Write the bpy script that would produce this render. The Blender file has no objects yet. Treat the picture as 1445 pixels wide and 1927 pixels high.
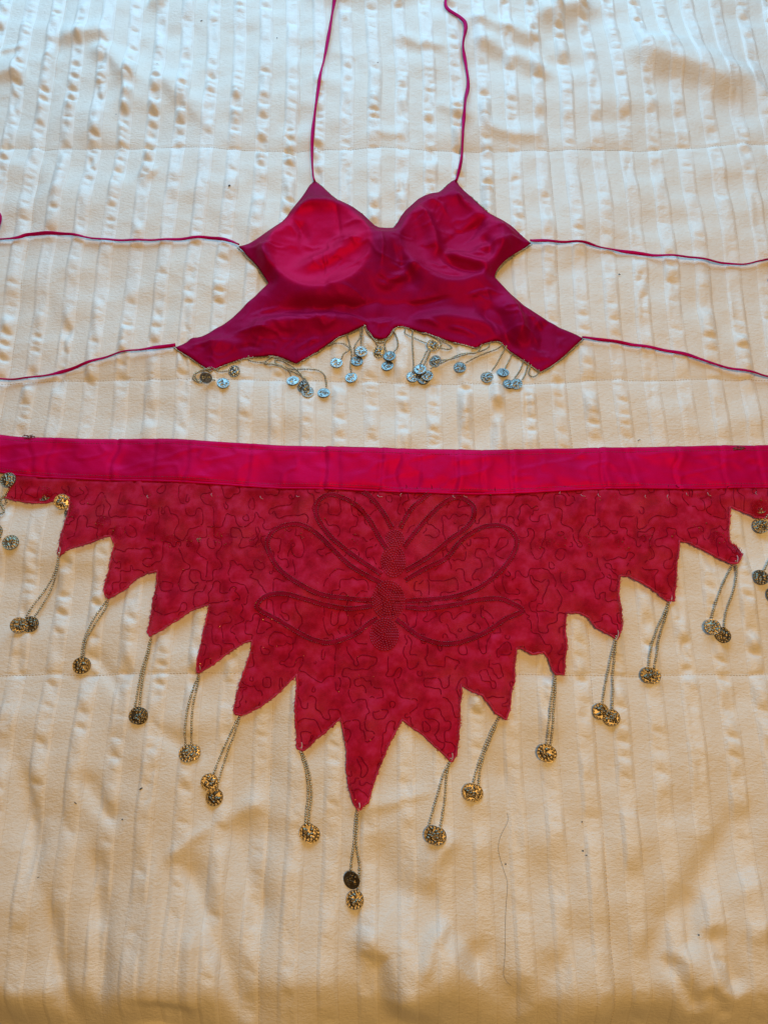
import bpy, math, random
import numpy as np
from mathutils import Vector, Matrix
from mathutils.geometry import delaunay_2d_cdt

random.seed(7)
RNG = np.random.RandomState(11)
SC = bpy.context.scene
COL = SC.collection
R = math.radians

# ------------------------------------------------------------------ camera
PW, PH = 1445.0, 1927.0          # size of the photograph in its own pixels
FPX = 1446.0                     # focal length in those pixels
TILT = R(17.4)
DIST = 0.676
CAM = np.array([0.0, -DIST*math.sin(TILT), DIST*math.cos(TILT)])
cd = bpy.data.cameras.new("camera"); cam = bpy.data.objects.new("camera", cd); COL.objects.link(cam)
cam.location = CAM; cam.rotation_euler = (TILT, 0, 0)
cd.sensor_fit = 'VERTICAL'; cd.sensor_height = 24.0; cd.lens = FPX/PH*24.0
cd.clip_start = 0.01; cd.clip_end = 50
SC.camera = cam
SC.view_settings.view_transform = 'Standard'; SC.view_settings.look = 'None'
SC.view_settings.exposure = 0.08; SC.view_settings.gamma = 1.0

# ------------------------------------------------------------------ light
w = bpy.data.worlds.new("World"); SC.world = w; w.use_nodes = True
bg = w.node_tree.nodes["Background"]
bg.inputs[0].default_value = (1.0, 0.60, 0.27, 1); bg.inputs[1].default_value = 0.09

def area_light(name, loc, target, sx, sy, power, color, shape='RECTANGLE'):
    l = bpy.data.lights.new(name, 'AREA'); l.shape = shape; l.size = sx; l.size_y = sy
    l.energy = power; l.color = color
    o = bpy.data.objects.new(name, l); COL.objects.link(o); o.location = loc
    d = Vector(target)-Vector(loc); o.rotation_euler = d.to_track_quat('-Z', 'Y').to_euler()
    return o
# the window beyond the head of the bed and the warm ceiling lamp of the room
area_light("window_light", (-0.10, 1.12, 0.60), (0.0, 0.0, 0.12), 1.4, 0.9, 21.0, (0.28, 0.64, 1.0))
area_light("ceiling_lamp", (-0.05, 1.0, 1.75), (0, 0, 0), 0.22, 0.22, 1.2, (1.0, 0.60, 0.26), 'DISK')
area_light("room_lamp", (0.28, -0.22, 1.45), (0, -0.15, 0), 0.34, 0.34, 12.0, (1.0, 0.595, 0.20), 'DISK')

# ------------------------------------------------------------------ picture -> bed
CT, ST = math.cos(TILT), math.sin(TILT)
def bed(px, py, z=0.0):
    """point of the bed's plane seen at a place in the photograph"""
    px = np.asarray(px, float); py = np.asarray(py, float)
    u = (px-PW/2)/FPX; v = -(py-PH/2)/FPX
    dx = u; dy = v*CT + ST; dz = v*ST - CT
    t = (z-CAM[2])/dz
    return np.stack([CAM[0]+dx*t, CAM[1]+dy*t], -1)
def bedl(pts): 
    a = np.array(pts, float); return bed(a[:, 0], a[:, 1])
MM = 0.001

# ------------------------------------------------------------------ noise
TAB = RNG.rand(256, 256)*2-1
def vnoise(x, y, seed=0):
    x = np.asarray(x, float)+seed*17.31; y = np.asarray(y, float)+seed*9.73
    xi = np.floor(x).astype(int); yi = np.floor(y).astype(int)
    fx = x-xi; fy = y-yi
    fx = fx*fx*fx*(fx*(fx*6-15)+10); fy = fy*fy*fy*(fy*(fy*6-15)+10)
    g = lambda i, j: TAB[(xi+i) & 255, (yi+j) & 255]
    a = g(0, 0)*(1-fx)+g(1, 0)*fx; b = g(0, 1)*(1-fx)+g(1, 1)*fx
    return a*(1-fy)+b*fy
def fbm(x, y, o=3, seed=0):
    s = 0; a = 1.0
    for k in range(o):
        s = s+a*vnoise(x*2**k, y*2**k, seed+k*3); a *= .5
    return s
def sstep(a, b, x):
    t = np.clip((x-a)/(b-a), 0, 1); return t*t*(3-2*t)

def stroke(X, Y, poly, A, wl, wr, taper=0.25):
    """height of a fold along a line: wl/wr are its widths to the left/right of the line's direction"""
    P = np.asarray(poly, float)
    out = np.zeros_like(X)
    m = 3.2*max(wl, wr)
    box = (X > P[:, 0].min()-m) & (X < P[:, 0].max()+m) & (Y > P[:, 1].min()-m) & (Y < P[:, 1].max()+m)
    if not box.any(): return out
    x = X[box]; y = Y[box]
    L = np.concatenate([[0], np.cumsum(np.hypot(*(P[1:]-P[:-1]).T))]); T = L[-1]
    best = np.full(x.shape, 1e9); sd = np.zeros(x.shape); tt = np.zeros(x.shape)
    for i in range(len(P)-1):
        d = P[i+1]-P[i]; l = np.hypot(*d); d = d/l
        rx = x-P[i, 0]; ry = y-P[i, 1]
        s = np.clip(rx*d[0]+ry*d[1], 0, l)
        ex = rx-d[0]*s; ey = ry-d[1]*s
        dd = np.hypot(ex, ey); c = d[0]*ry-d[1]*rx
        k = dd < best
        best = np.where(k, dd, best); sd = np.where(k, np.where(c >= 0, dd, -dd), sd); tt = np.where(k, (L[i]+s)/T, tt)
    prof = np.where(sd >= 0, np.exp(-(sd/wl)**2), np.exp(-(sd/wr)**2))
    tp = sstep(0, taper, tt)*sstep(0, taper, 1-tt) if taper > 0 else 1
    out[box] = A*prof*tp
    return out
def smooth_poly(pts, n=8):
    """Catmull-Rom through the points"""
    P = np.asarray(pts, float)
    if len(P) < 3: 
        t = np.linspace(0, 1, n+1)[:, None]; return P[0]*(1-t)+P[-1]*t
    Q = np.vstack([2*P[0]-P[1], P, 2*P[-1]-P[-2]]); out = []
    for i in range(1, len(Q)-2):
        for k in range(n):
            t = k/n
            out.append(.5*((2*Q[i])+(-Q[i-1]+Q[i+1])*t+(2*Q[i-1]-5*Q[i]+4*Q[i+1]-Q[i+2])*t*t+(-Q[i-1]+3*Q[i]-3*Q[i+1]+Q[i+2])*t**3))
    out.append(P[-1]); return np.array(out)
def resample(P, step):
    L = np.concatenate([[0], np.cumsum(np.linalg.norm(P[1:]-P[:-1], axis=1))])
    n = max(2, int(round(L[-1]/step))+1); s = np.linspace(0, L[-1], n)
    return np.stack([np.interp(s, L, P[:, k]) for k in range(P.shape[1])], -1)

# ------------------------------------------------------------------ quilt surface
SEAM_X = [-.611, -.351, -.091, .170, .430, .690]
SEAM_Y = [-.404, -.139, .126, .392, .655]
PERIOD = 0.2605/9
def warp_x(x, y):
    return x+.0030*fbm(x/.30, y/.22, 2, 40)+.0008*vnoise(x/.05, y/.05, 44)
def warp_y(x, y):
    return y+.0035*vnoise(x/.16, y/.4, 50)+.0012*vnoise(x/.03, y/.2, 52)
FOLDS = [  # (points in the photograph, height mm, width left mm, width right mm, taper)
    ([(1150, 82), (1230, 118), (1320, 152), (1405, 205)], 14.50, 34, 15, .3),
    ([(1370, 130), (1420, 190), (1470, 240)], 4.35, 12, 10, .3),
    ([(985, 42), (1045, 26), (1120, 12)], 9.42, 24, 13, .3),
    ([(870, 30), (950, 58), (1018, 92)], 6.52, 14, 8.5, .25),
    ([(868, 64), (950, 100), (1022, 138), (1060, 150)], 6.96, 13, 9, .25),
    ([(890, 236), (970, 256), (1035, 258)], 3.77, 14, 7, .25),
    ([(560, -10), (690, -6), (800, -12)], 7.25, 20, 14, .2),
    ([(735, 70), (790, 90), (850, 95)], 3.19, 10, 6, .3),
    ([(810, 190), (860, 215), (900, 225)], 3.19, 12, 7, .3),
    ([(170, 90), (215, 118), (262, 168)], 7.25, 16, 10, .3),
    ([(100, 82), (150, 76), (225, 66)], 5.80, 16, 9, .3),
    ([(-20, 158), (30, 148), (60, 138)], 7.97, 24, 9, .3),
    ([(0, 112), (35, 104), (60, 106)], 1.74, 6, 3, .3),
    ([(280, 0), (300, 6), (318, 10)], 5.08, 12, 9, .3),
    ([(290, 130), (340, 190), (405, 250)], 5.22, 16, 9, .3),
    ([(262, 322), (280, 328), (296, 338)], 3.77, 10, 8, .3),
    ([(600, 95), (680, 110), (700, 150)], 2.32, 14, 8, .3),
    ([(685, 252), (730, 258), (775, 256)], 2.90, 10, 6, .3),
    # lower half: soft folds that run towards the foot of the bed
    ([(34, 1395), (48, 1480), (66, 1590), (52, 1690)], -6.32, 8, 9, .3),
    ([(90, 1650), (98, 1780), (115, 1880), (140, 1960)], -6.32, 8, 6, .3),
    ([(172, 1560), (184, 1680), (188, 1780), (190, 1930)], -5.37, 9, 6, .25),
    ([(297, 1570), (293, 1700), (288, 1800), (276, 1930)], 4.11, 4, 9, .25),
    ([(365, 1735), (362, 1850), (358, 1930)], 3.79, 4, 7, .25),
    ([(148, 1440), (190, 1510), (240, 1560)], -4.11, 9, 7, .3),
    ([(160, 1190), (190, 1250), (250, 1330)], -2.53, 6, 5, .3),
    ([(270, 1360), (340, 1400), (400, 1440)], -2.53, 7, 6, .3),
    ([(330, 1590), (380, 1690), (425, 1810), (470, 1940)], -6.01, 12, 6, .2),
    ([(425, 1500), (452, 1590), (480, 1700), (496, 1800)], -6.64, 13, 9, .3),
    ([(395, 1560), (450, 1530), (505, 1500)], 3.16, 8, 7, .3),
    ([(300, 1630), (360, 1580), (410, 1545)], 1.90, 5, 5, .3),
    ([(300, 1960), (312, 1910), (318, 1880)], -6.24, 20, 18, .3),
    ([(662, 1735), (700, 1770), (738, 1790), (752, 1860), (756, 1940)], 9.48, 22, 10, .25),
    ([(690, 1560), (730, 1640), (760, 1720)], -4.11, 12, 12, .3),
    ([(800, 1690), (815, 1620), (860, 1560)], 4.74, 12, 7, .3),
    ([(790, 1850), (812, 1770), (850, 1720)], 4.11, 7, 5, .3),
    ([(770, 1950), (800, 1880), (850, 1800), (880, 1770)], 9.48, 22, 22, .25),
    ([(870, 1770), (930, 1840), (1000, 1920)], -6.32, 14, 14, .25),
    ([(640, 1530), (740, 1510), (830, 1480)], 2.05, 7, 5, .3),
    ([(935, 1400), (965, 1540), (975, 1640)], -3.79, 10, 8, .3),
    ([(1430, 1500), (1352, 1592), (1305, 1672), (1252, 1736), (1232, 1790), (1218, 1890)], -5.2, 14, 11, .2),
    ([(1302, 1670), (1298, 1760), (1282, 1805)], -4.74, 7, 7, .3),
    ([(1246, 1790), (1280, 1846), (1325, 1915)], -6.32, 7, 6, .25),
    ([(1330, 1735), (1352, 1800), (1395, 1875)], -7.27, 10, 8, .25),
    ([(1322, 1850), (1350, 1890), (1380, 1930)], -4.74, 6, 6, .3),
    ([(1380, 1640), (1415, 1700), (1440, 1780)], 5.53, 18, 16, .3),
    ([(1050, 1700), (1075, 1760), (1030, 1880)], -2.22, 9, 8, .3),
    ([(1330, 1330), (1400, 1310), (1470, 1330)], -2.37, 12, 12, .3),
]
FOLDS = [(bedl(p), a*MM, wl*MM, wr*MM, t) for p, a, wl, wr, t in FOLDS]
def quilt_z(x, y):
    wx = warp_x(x, y); wy = warp_y(x, y)
    z = 2.6*MM*fbm(x/.15, y/.15, 2, 1)+2.4*MM*fbm(x/.07, y/.045, 2, 5)+.8*MM*vnoise(x/.028, y/.02, 8)
    du = np.min([np.abs(wx-s) for s in SEAM_X], 0)
    dv = np.min([np.abs(wy-s) for s in SEAM_Y], 0)
    lower = sstep(-.05, -.30, y)                         # towards the foot the cloth lies slacker and rounder
    s = (wx-SEAM_X[2])/PERIOD
    k = np.floor(s); f = s-k
    sat = sstep(.49, .56, f)*sstep(1.0, .93, f)          # 1 on the sateen stripes
    prof = np.where(f > .5, np.sin(np.clip((f-.5)/.5, 0, 1)*math.pi), 0)
    pk = .55+.45*vnoise(k*3.7, y/.02, 60)
    z += (3.4*MM*(1-np.exp(-dv/(.012+.005*vnoise(x/.05, y/.3, 9)))))*(.45+.75*sat*pk)
    z -= .9*MM*np.exp(-(dv/.0018)**2)*(.25+.9*sat*pk)
    z += 2.0*MM*(1-np.exp(-du/.009))
    z -= .5*MM*np.exp(-(du/.0016)**2)
    # puckers: each sateen stripe swells and dips along its length
    ph = vnoise(k*5.13, y/.07, 21)
    b1 = vnoise(k*7.77+wx/.03, (y+.012*ph+.35*(wx-(k+.75)*PERIOD))/.0150, 25)
    b2 = vnoise(k*3.11+wx/.02, y/.0085+wx/.03, 33)
    amp = (.55+.75*np.clip(vnoise(x/.09, y/.075, 71)+.25, -.4, 1))*(1+.35*sstep(.12, .42, y))
    near = 1+.55*np.exp(-dv/.018)
    z += prof**1.5*1.12*MM*amp*near*(4.2*np.abs(b1)+1.3*np.abs(b2)-1.7)*(1-.62*lower)
    z += .35*MM*(1-prof)*vnoise(x/.022, y/.017, 80)
    z += .015*MM*sat
    # small wrinkles in the cloth
    r1 = 1-np.abs(vnoise(x/.026+.6*vnoise(x/.05, y/.05, 90), y/.017+x/.05, 91)); z += .30*MM*r1**5*sstep(.1, .6, vnoise(x/.10, y/.10, 93))
    z += .11*MM*fbm(x/.0065, y/.005, 2, 97)
    for p, a, wl, wr, t in FOLDS:
        z += stroke(x, y, p, a, wl, wr, t)
    # foot end: deeper rolls, then over the edge of the bed
    z += lower*1.6*MM*fbm(x/.05, y/.16, 2, 110)
    e = np.clip(-.352-y, 0, None); 
    pl = 1+.5*vnoise(x/.07, 3.3, 120)
    z -= .48*e*pl*sstep(0, .05, e)
    z += 9*MM*vnoise(x/.042, y/.5, 124)*sstep(-.28, -.43, y)
    e2 = np.clip(-.47-y, 0, None); z -= e2*2.0
    for sgn in (-1, 1):
        e3 = np.clip(sgn*x-.8, 0, None); z -= e3*e3*6
    return z
def axis(a0, a1, b0, b1, fine, coarse):
    return np.concatenate([np.arange(a0, b0, coarse), np.arange(b0, b1, fine), np.arange(b1, a1, coarse)])
xs = axis(-.90, .91, -.475, .475, .00135, .007)
ys = axis(-.62, .98, -.43, .64, .00135, .007)
GX, GY = np.meshgrid(xs, ys)
GZ = quilt_z(GX, GY)

# resting heights: the quilt swept by something of a given size
hx = np.arange(-.62, .62, .0025); hy = np.arange(-.48, .72, .0025)
HX, HY = np.meshgrid(hx, hy); HZ = quilt_z(HX, HY)
def dilate(Z, n):
    for ax in (0, 1):
        A = Z.copy()
        for k in range(1, n+1):
            A = np.maximum(A, np.roll(Z, k, ax)); A = np.maximum(A, np.roll(Z, -k, ax))
        Z = A
    return Z
def blur(Z, n):
    for ax in (0, 1):
        A = Z.copy()
        for k in range(1, n+1): A = A+np.roll(Z, k, ax)+np.roll(Z, -k, ax)
        Z = A/(2*n+1)
    return Z
REST_FINE = blur(dilate(HZ, 1), 1)
REST_SOFT = blur(blur(dilate(HZ, 2), 2), 2)
REST_BROAD = blur(blur(dilate(HZ, 3), 4), 4)
def samp(G, x, y):
    fx = np.clip((np.asarray(x)-hx[0])/.0025, 0, len(hx)-2.001); fy = np.clip((np.asarray(y)-hy[0])/.0025, 0, len(hy)-2.001)
    i = fx.astype(int); j = fy.astype(int); a = fx-i; b = fy-j
    return (G[j, i]*(1-a)+G[j, i+1]*a)*(1-b)+(G[j+1, i]*(1-a)+G[j+1, i+1]*a)*b

# ------------------------------------------------------------------ materials
def mat(name):
    m = bpy.data.materials.new(name); m.use_nodes = True
    nt = m.node_tree; return m, nt, nt.nodes["Principled BSDF"]
def nd(nt, typ, **kw):
    n = nt.nodes.new(typ)
    for k, v in kw.items():
        if k in n.inputs: n.inputs[k].default_value = v
        else: setattr(n, k, v)
    return n
def lk(nt, a, ao, b, bi): nt.links.new(a.outputs[ao], b.inputs[bi])
def texco(nt, sx, sy, sz):
    t = nd(nt, 'ShaderNodeTexCoord'); m = nd(nt, 'ShaderNodeMapping'); m.inputs['Scale'].default_value = (sx, sy, sz)
    lk(nt, t, 'Object', m, 'Vector'); return m
def noise(nt, vec, scale, detail=2.0, rough=.5):
    n = nd(nt, 'ShaderNodeTexNoise'); n.inputs['Scale'].default_value = scale; n.inputs['Detail'].default_value = detail
    n.inputs['Roughness'].default_value = rough; lk(nt, vec, 0, n, 'Vector'); return n
def ramp(nt, src, out, stops):
    r = nd(nt, 'ShaderNodeValToRGB'); e = r.color_ramp.elements
    while len(e) < len(stops): e.new(.5)
    for el, (p, c) in zip(e, stops): el.position = p; el.color = (*c, 1) if len(c) == 3 else c
    lk(nt, src, out, r, 'Fac'); return r

def make_quilt_mat():
    m, nt, b = mat("quilt_cotton")
    a = nd(nt, 'ShaderNodeAttribute'); a.attribute_name = 'stripe'
    fr = nd(nt, 'ShaderNodeMath', operation='FRACT'); lk(nt, a, 'Fac', fr, 0)
    plain, sat = (.740, .695, .615), (.765, .724, .650)
    c = ramp(nt, fr, 0, [(0.0, (.655, .605, .53)), (.015, plain), (.475, plain), (.490, (.665, .615, .54)), (.505, sat), (.985, sat), (1, (.655, .605, .53))])
    g = texco(nt, 380, 1700, 200); n1 = noise(nt, g, 1.0, 3, .6)
    g2 = texco(nt, 9, 9, 9); n2 = noise(nt, g2, 1.0, 3, .55)
    v1 = nd(nt, 'ShaderNodeMix', data_type='RGBA', blend_type='MULTIPLY'); v1.inputs[0].default_value = 1
    r1 = ramp(nt, n1, 'Fac', [(.3, (.93, .925, .915)), (.7, (1, 1, 1))])
    lk(nt, c, 0, v1, 6); lk(nt, r1, 0, v1, 7)
    v2 = nd(nt, 'ShaderNodeMix', data_type='RGBA', blend_type='MULTIPLY'); v2.inputs[0].default_value = 1
    r2 = ramp(nt, n2, 'Fac', [(.35, (.975, .96, .94)), (.65, (1, 1, 1))])
    lk(nt, v1, 2, v2, 6); lk(nt, r2, 0, v2, 7)
    lk(nt, v2, 2, b, 'Base Color')
    rr = ramp(nt, fr, 0, [(0, (.8,)*3), (.48, (.8,)*3), (.5, (.48,)*3), (1, (.48,)*3)])
    lk(nt, rr, 0, b, 'Roughness'); sp = ramp(nt, fr, 0, [(0, (.2,)*3), (.48, (.2,)*3), (.5, (.42,)*3), (1, (.42,)*3)]); lk(nt, sp, 0, b, 'Specular IOR Level')
    g4 = texco(nt, 330, 520, 400); n4 = noise(nt, g4, 1.0, 3, .65)
    b4 = nd(nt, 'ShaderNodeBump'); b4.inputs['Strength'].default_value = .75; b4.inputs['Distance'].default_value = .0009
    lk(nt, n4, 'Fac', b4, 'Height')
    bp = nd(nt, 'ShaderNodeBump'); bp.inputs['Strength'].default_value = .5; bp.inputs['Distance'].default_value = .00035
    lk(nt, n1, 'Fac', bp, 'Height'); lk(nt, b4, 0, bp, 'Normal'); lk(nt, bp, 0, b, 'Normal')
    b.inputs['Sheen Weight'].default_value = .08
    return m
def make_silk(name, col, pad_col, rough=.54, spec=.14, metal=.28, pad=False, thread=(620, 300)):
    m, nt, b = mat(name)
    g = texco(nt, 14, 14, 14); n = noise(nt, g, 1.0, 4, .55)
    dk = tuple(v*.80 for v in col); lt = tuple(min(1, v*1.12) for v in col)
    r = ramp(nt, n, 'Fac', [(.3, dk), (.7, lt)])
    src, so = r, 0
    if pad:
        a = nd(nt, 'ShaderNodeAttribute'); a.attribute_name = 'pad'
        mx = nd(nt, 'ShaderNodeMix', data_type='RGBA'); lk(nt, a, 'Fac', mx, 0); lk(nt, r, 0, mx, 6); mx.inputs[7].default_value = (*pad_col, 1)
        src, so = mx, 2
    lk(nt, src, so, b, 'Base Color')
    b.inputs['Metallic'].default_value = metal
    b.inputs['Roughness'].default_value = rough; b.inputs['Specular IOR Level'].default_value = spec
    b.inputs['Specular Tint'].default_value = (1, .06, .30, 1)
    b.inputs['Sheen Weight'].default_value = .0; b.inputs['Sheen Tint'].default_value = (1, .25, .55, 1); b.inputs['Sheen Roughness'].default_value = .35
    g2 = texco(nt, thread[0], thread[1], 700); n2 = noise(nt, g2, 1.0, 3, .65)
    bp = nd(nt, 'ShaderNodeBump'); bp.inputs['Strength'].default_value = .34; bp.inputs['Distance'].default_value = .0004
    lk(nt, n2, 'Fac', bp, 'Height'); lk(nt, bp, 0, b, 'Normal')
    return m
def make_chiffon():
    m, nt, b = mat("sheer_chiffon")
    g = texco(nt, 85, 85, 85); n = noise(nt, g, 1.0, 3, .6)
    r = ramp(nt, n, 'Fac', [(.34, (.36, .005, .025)), (.50, (.51, .010, .047)), (.68, (.60, .026, .10))])
    g2 = texco(nt, 1100, 1300, 400); n2 = noise(nt, g2, 1.0, 2, .6)
    lk(nt, r, 0, b, 'Base Color')
    b.inputs['Roughness'].default_value = .65; b.inputs['Specular IOR Level'].default_value = .1; b.inputs['Specular Tint'].default_value = (1, .1, .2, 1)
    b.inputs['Sheen Weight'].default_value = .06; b.inputs['Sheen Tint'].default_value = (1, .2, .3, 1)
    bp = nd(nt, 'ShaderNodeBump'); bp.inputs['Strength'].default_value = .3; bp.inputs['Distance'].default_value = .0004
    lk(nt, n2, 'Fac', bp, 'Height'); lk(nt, bp, 0, b, 'Normal')
    tr = nd(nt, 'ShaderNodeBsdfTransparent'); tr.inputs[0].default_value = (1, .58, .70, 1)
    g3 = texco(nt, 38, 38, 38); n3 = noise(nt, g3, 1.0, 2, .5)
    f = nd(nt, 'ShaderNodeMapRange'); f.inputs[1].default_value = .35; f.inputs[2].default_value = .68; f.inputs[3].default_value = .30; f.inputs[4].default_value = .68
    lk(nt, n3, 'Fac', f, 0)
    mx = nd(nt, 'ShaderNodeMixShader'); lk(nt, f, 0, mx, 0); lk(nt, b, 0, mx, 1); lk(nt, tr, 0, mx, 2)
    lk(nt, mx, 0, nt.nodes['Material Output'], 0)
    return m
def simple(name, col, rough=.5, metal=0.0, spec=.5, var=.25, scale=60):
    m, nt, b = mat(name)
    g = texco(nt, scale, scale, scale); n = noise(nt, g, 1.0, 3, .6)
    r = ramp(nt, n, 'Fac', [(.3, tuple(v*(1-var) for v in col)), (.7, tuple(min(1, v*(1+var)) for v in col))])
    lk(nt, r, 0, b, 'Base Color'); b.inputs['Roughness'].default_value = rough; b.inputs['Metallic'].default_value = metal
    b.inputs['Specular IOR Level'].default_value = spec
    if metal > .95:
        oi = nd(nt, 'ShaderNodeObjectInfo'); mr = nd(nt, 'ShaderNodeMapRange'); mr.inputs[3].default_value = .62; mr.inputs[4].default_value = 1.2
        lk(nt, oi, 'Random', mr, 0); vm = nd(nt, 'ShaderNodeVectorMath', operation='SCALE'); lk(nt, r, 0, vm, 0); lk(nt, mr, 0, vm, 'Scale'); lk(nt, vm, 0, b, 'Base Color')
    return m
M_QUILT = make_quilt_mat()
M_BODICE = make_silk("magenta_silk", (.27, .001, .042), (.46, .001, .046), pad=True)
M_BAND = make_silk("fuchsia_satin", (.53, .001, .066), None, rough=.56, spec=.2, metal=.30, thread=(260, 900))
M_TIE = make_silk("tie_satin", (.42, .003, .09), None, rough=.55)
M_CHIF = make_chiffon()
M_THREAD = simple("dark_red_thread", (.24, .003, .02), .75, 0, .04)
M_CORD = simple("dark_red_cord", (.25, .003, .02), .7, 0, .03)
M_BODYBEAD = simple("crimson_glass_bead", (.30, .005, .028), .4, 0, .35)
M_PINKTHREAD = simple("pink_overlock_thread", (.44, .008, .04), .8)
M_REDBEAD = simple("red_glass_bead", (.20, .003, .018), .35, 0, .4)
M_GLINT = simple("bright_bead_glint", (.85, .38, .22), .28, 1.0, .5, .3, 900)
M_SILVERCOIN = simple("silvered_coin_metal", (.29, .30, .275), .36, 1.0, .5, .12, 220)
M_WARMCOIN = simple("warm_tinted_coin_metal", (.26, .21, .135), .38, 1.0, .5, .15, 220)  # coin metal with the room's warm reflection put into its colour
M_BEAD = simple("pewter_glass_bead", (.46, .38, .24), .30, .85, .5, .35, 500)
M_WHITETHREAD = simple("pale_thread", (.55, .36, .37), .7)
M_STITCH = simple("magenta_stitching", (.20, .003, .045), .6)
M_CREAMSTITCH = simple("cream_stitching", (.60, .53, .45), .7)
M_LINT = simple("dark_lint", (.045, .04, .035), .8)
M_BROWNTACK = simple("brown_tack_thread", (.12, .035, .03), .7)

# ------------------------------------------------------------------ object helpers
def mesh_obj(name, V, F, material, parent=None, smooth=True, kind=None):
    me = bpy.data.meshes.new(name)
    V = np.asarray(V, dtype=np.float32)
    if isinstance(F, np.ndarray):
        n, k = F.shape
        me.vertices.add(len(V)); me.vertices.foreach_set('co', V.ravel())
        me.loops.add(n*k); me.loops.foreach_set('vertex_index', F.astype(np.int32).ravel())
        me.polygons.add(n); me.polygons.foreach_set('loop_start', np.arange(0, n*k, k, dtype=np.int32))
        me.update(calc_edges=True)
    else:
        me.from_pydata([tuple(map(float, v)) for v in V], [], F); me.update()
    me.polygons.foreach_set('use_smooth', np.full(len(me.polygons), smooth))
    me.materials.append(material)
    o = bpy.data.objects.new(name, me); COL.objects.link(o)
    if parent: adopt(o, parent)
    if kind: o['kind'] = kind
    return o
def wloc(o):
    p = Vector(o.location)
    return p + (wloc(o.parent) + o.matrix_parent_inverse.translation if o.parent else Vector())
def adopt(o, parent):
    o.parent = parent; o.matrix_parent_inverse = Matrix.Translation(-wloc(parent))
def thing(name, label, cat, loc):
    o = bpy.data.objects.new(name, None); COL.objects.link(o); o.location = loc
    o.empty_display_size = .05; o['label'] = label; o['category'] = cat; return o
class Buf:
    def __init__(s): s.v = []; s.f = []; s.n = 0
    def add(s, V, F):
        V = np.asarray(V, float); s.v.append(V); s.f += [tuple(i+s.n for i in q) for q in F]; s.n += len(V)
    def build(s, name, m, parent=None, smooth=True, kind=None):
        return mesh_obj(name, np.vstack(s.v), s.f, m, parent, smooth, kind)
def frames(P):
    T = np.gradient(P, axis=0); T /= np.linalg.norm(T, axis=1)[:, None]+1e-12
    up = np.array([0, 0, 1.0]); S = np.cross(T, up); S /= np.linalg.norm(S, axis=1)[:, None]+1e-9
    U = np.cross(S, T); return T, S, U
def tube(P, rs, ru=None, seg=8, twist=None, caps=True):
    P = np.asarray(P, float); n = len(P); T, S, U = frames(P)
    rs = np.broadcast_to(rs, n); ru = rs if ru is None else np.broadcast_to(ru, n)
    tw = np.zeros(n) if twist is None else twist
    V = []; F = []
    for k in range(seg):
        a = 2*math.pi*k/seg
        c = np.cos(a)*rs; s = np.sin(a)*ru
        cc = c*np.cos(tw)-s*np.sin(tw); ss = c*np.sin(tw)+s*np.cos(tw)
        V.append(P+S*cc[:, None]+U*ss[:, None])
    V = np.stack(V, 1).reshape(-1, 3)
    for i in range(n-1):
        for k in range(seg):
            k2 = (k+1) % seg
            F.append((i*seg+k, i*seg+k2, (i+1)*seg+k2, (i+1)*seg+k))
    if caps:
        F.append(tuple(range(seg-1, -1, -1))); F.append(tuple((n-1)*seg+k for k in range(seg)))
    return V, F
phi = (1+5**.5)/2
ICO_V = np.array([(-1, phi, 0), (1, phi, 0), (-1, -phi, 0), (1, -phi, 0), (0, -1, phi), (0, 1, phi), (0, -1, -phi), (0, 1, -phi), (phi, 0, -1), (phi, 0, 1), (-phi, 0, -1), (-phi, 0, 1)])/math.hypot(1, phi)
ICO_F = [(0, 11, 5), (0, 5, 1), (0, 1, 7), (0, 7, 10), (0, 10, 11), (1, 5, 9), (5, 11, 4), (11, 10, 2), (10, 7, 6), (7, 1, 8), (3, 9, 4), (3, 4, 2), (3, 2, 6), (3, 6, 8), (3, 8, 9), (4, 9, 5), (2, 4, 11), (6, 2, 10), (8, 6, 7), (9, 8, 1)]
def beads(buf, P, r, squash=.85, jit=.12):
    T, S, U = frames(P)
    for p, t, s, u in zip(P, T, S, U):
        k = r*(1+random.uniform(-jit, jit))
        L = ICO_V*np.array([k*squash, k, k])
        buf.add(p+L[:, :1]*t+L[:, 1:2]*s+L[:, 2:]*u, ICO_F)
def lift(P2, grid, dz):
    P2 = np.asarray(P2); z = samp(grid, P2[:, 0], P2[:, 1])+dz
    return np.column_stack([P2, z])
def inside(poly, x, y):
    res = np.zeros(x.shape, bool); n = len(poly); j = n-1
    for i in range(n):
        xi, yi = poly[i]; xj, yj = poly[j]
        c = ((yi > y) != (yj > y)) & (x < (xj-xi)*(y-yi)/(yj-yi+1e-15)+xi)
        res ^= c; j = i
    return res
def poly_dist(poly, x, y):
    d = np.full(x.shape, 1e9)
    Q = np.vstack([poly, poly[:1]])
    for a, b in zip(Q[:-1], Q[1:]):
        ab = b-a; t = np.clip(((x-a[0])*ab[0]+(y-a[1])*ab[1])/(ab@ab+1e-15), 0, 1)
        d = np.minimum(d, np.hypot(x-a[0]-ab[0]*t, y-a[1]-ab[1]*t))
    return d
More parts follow.
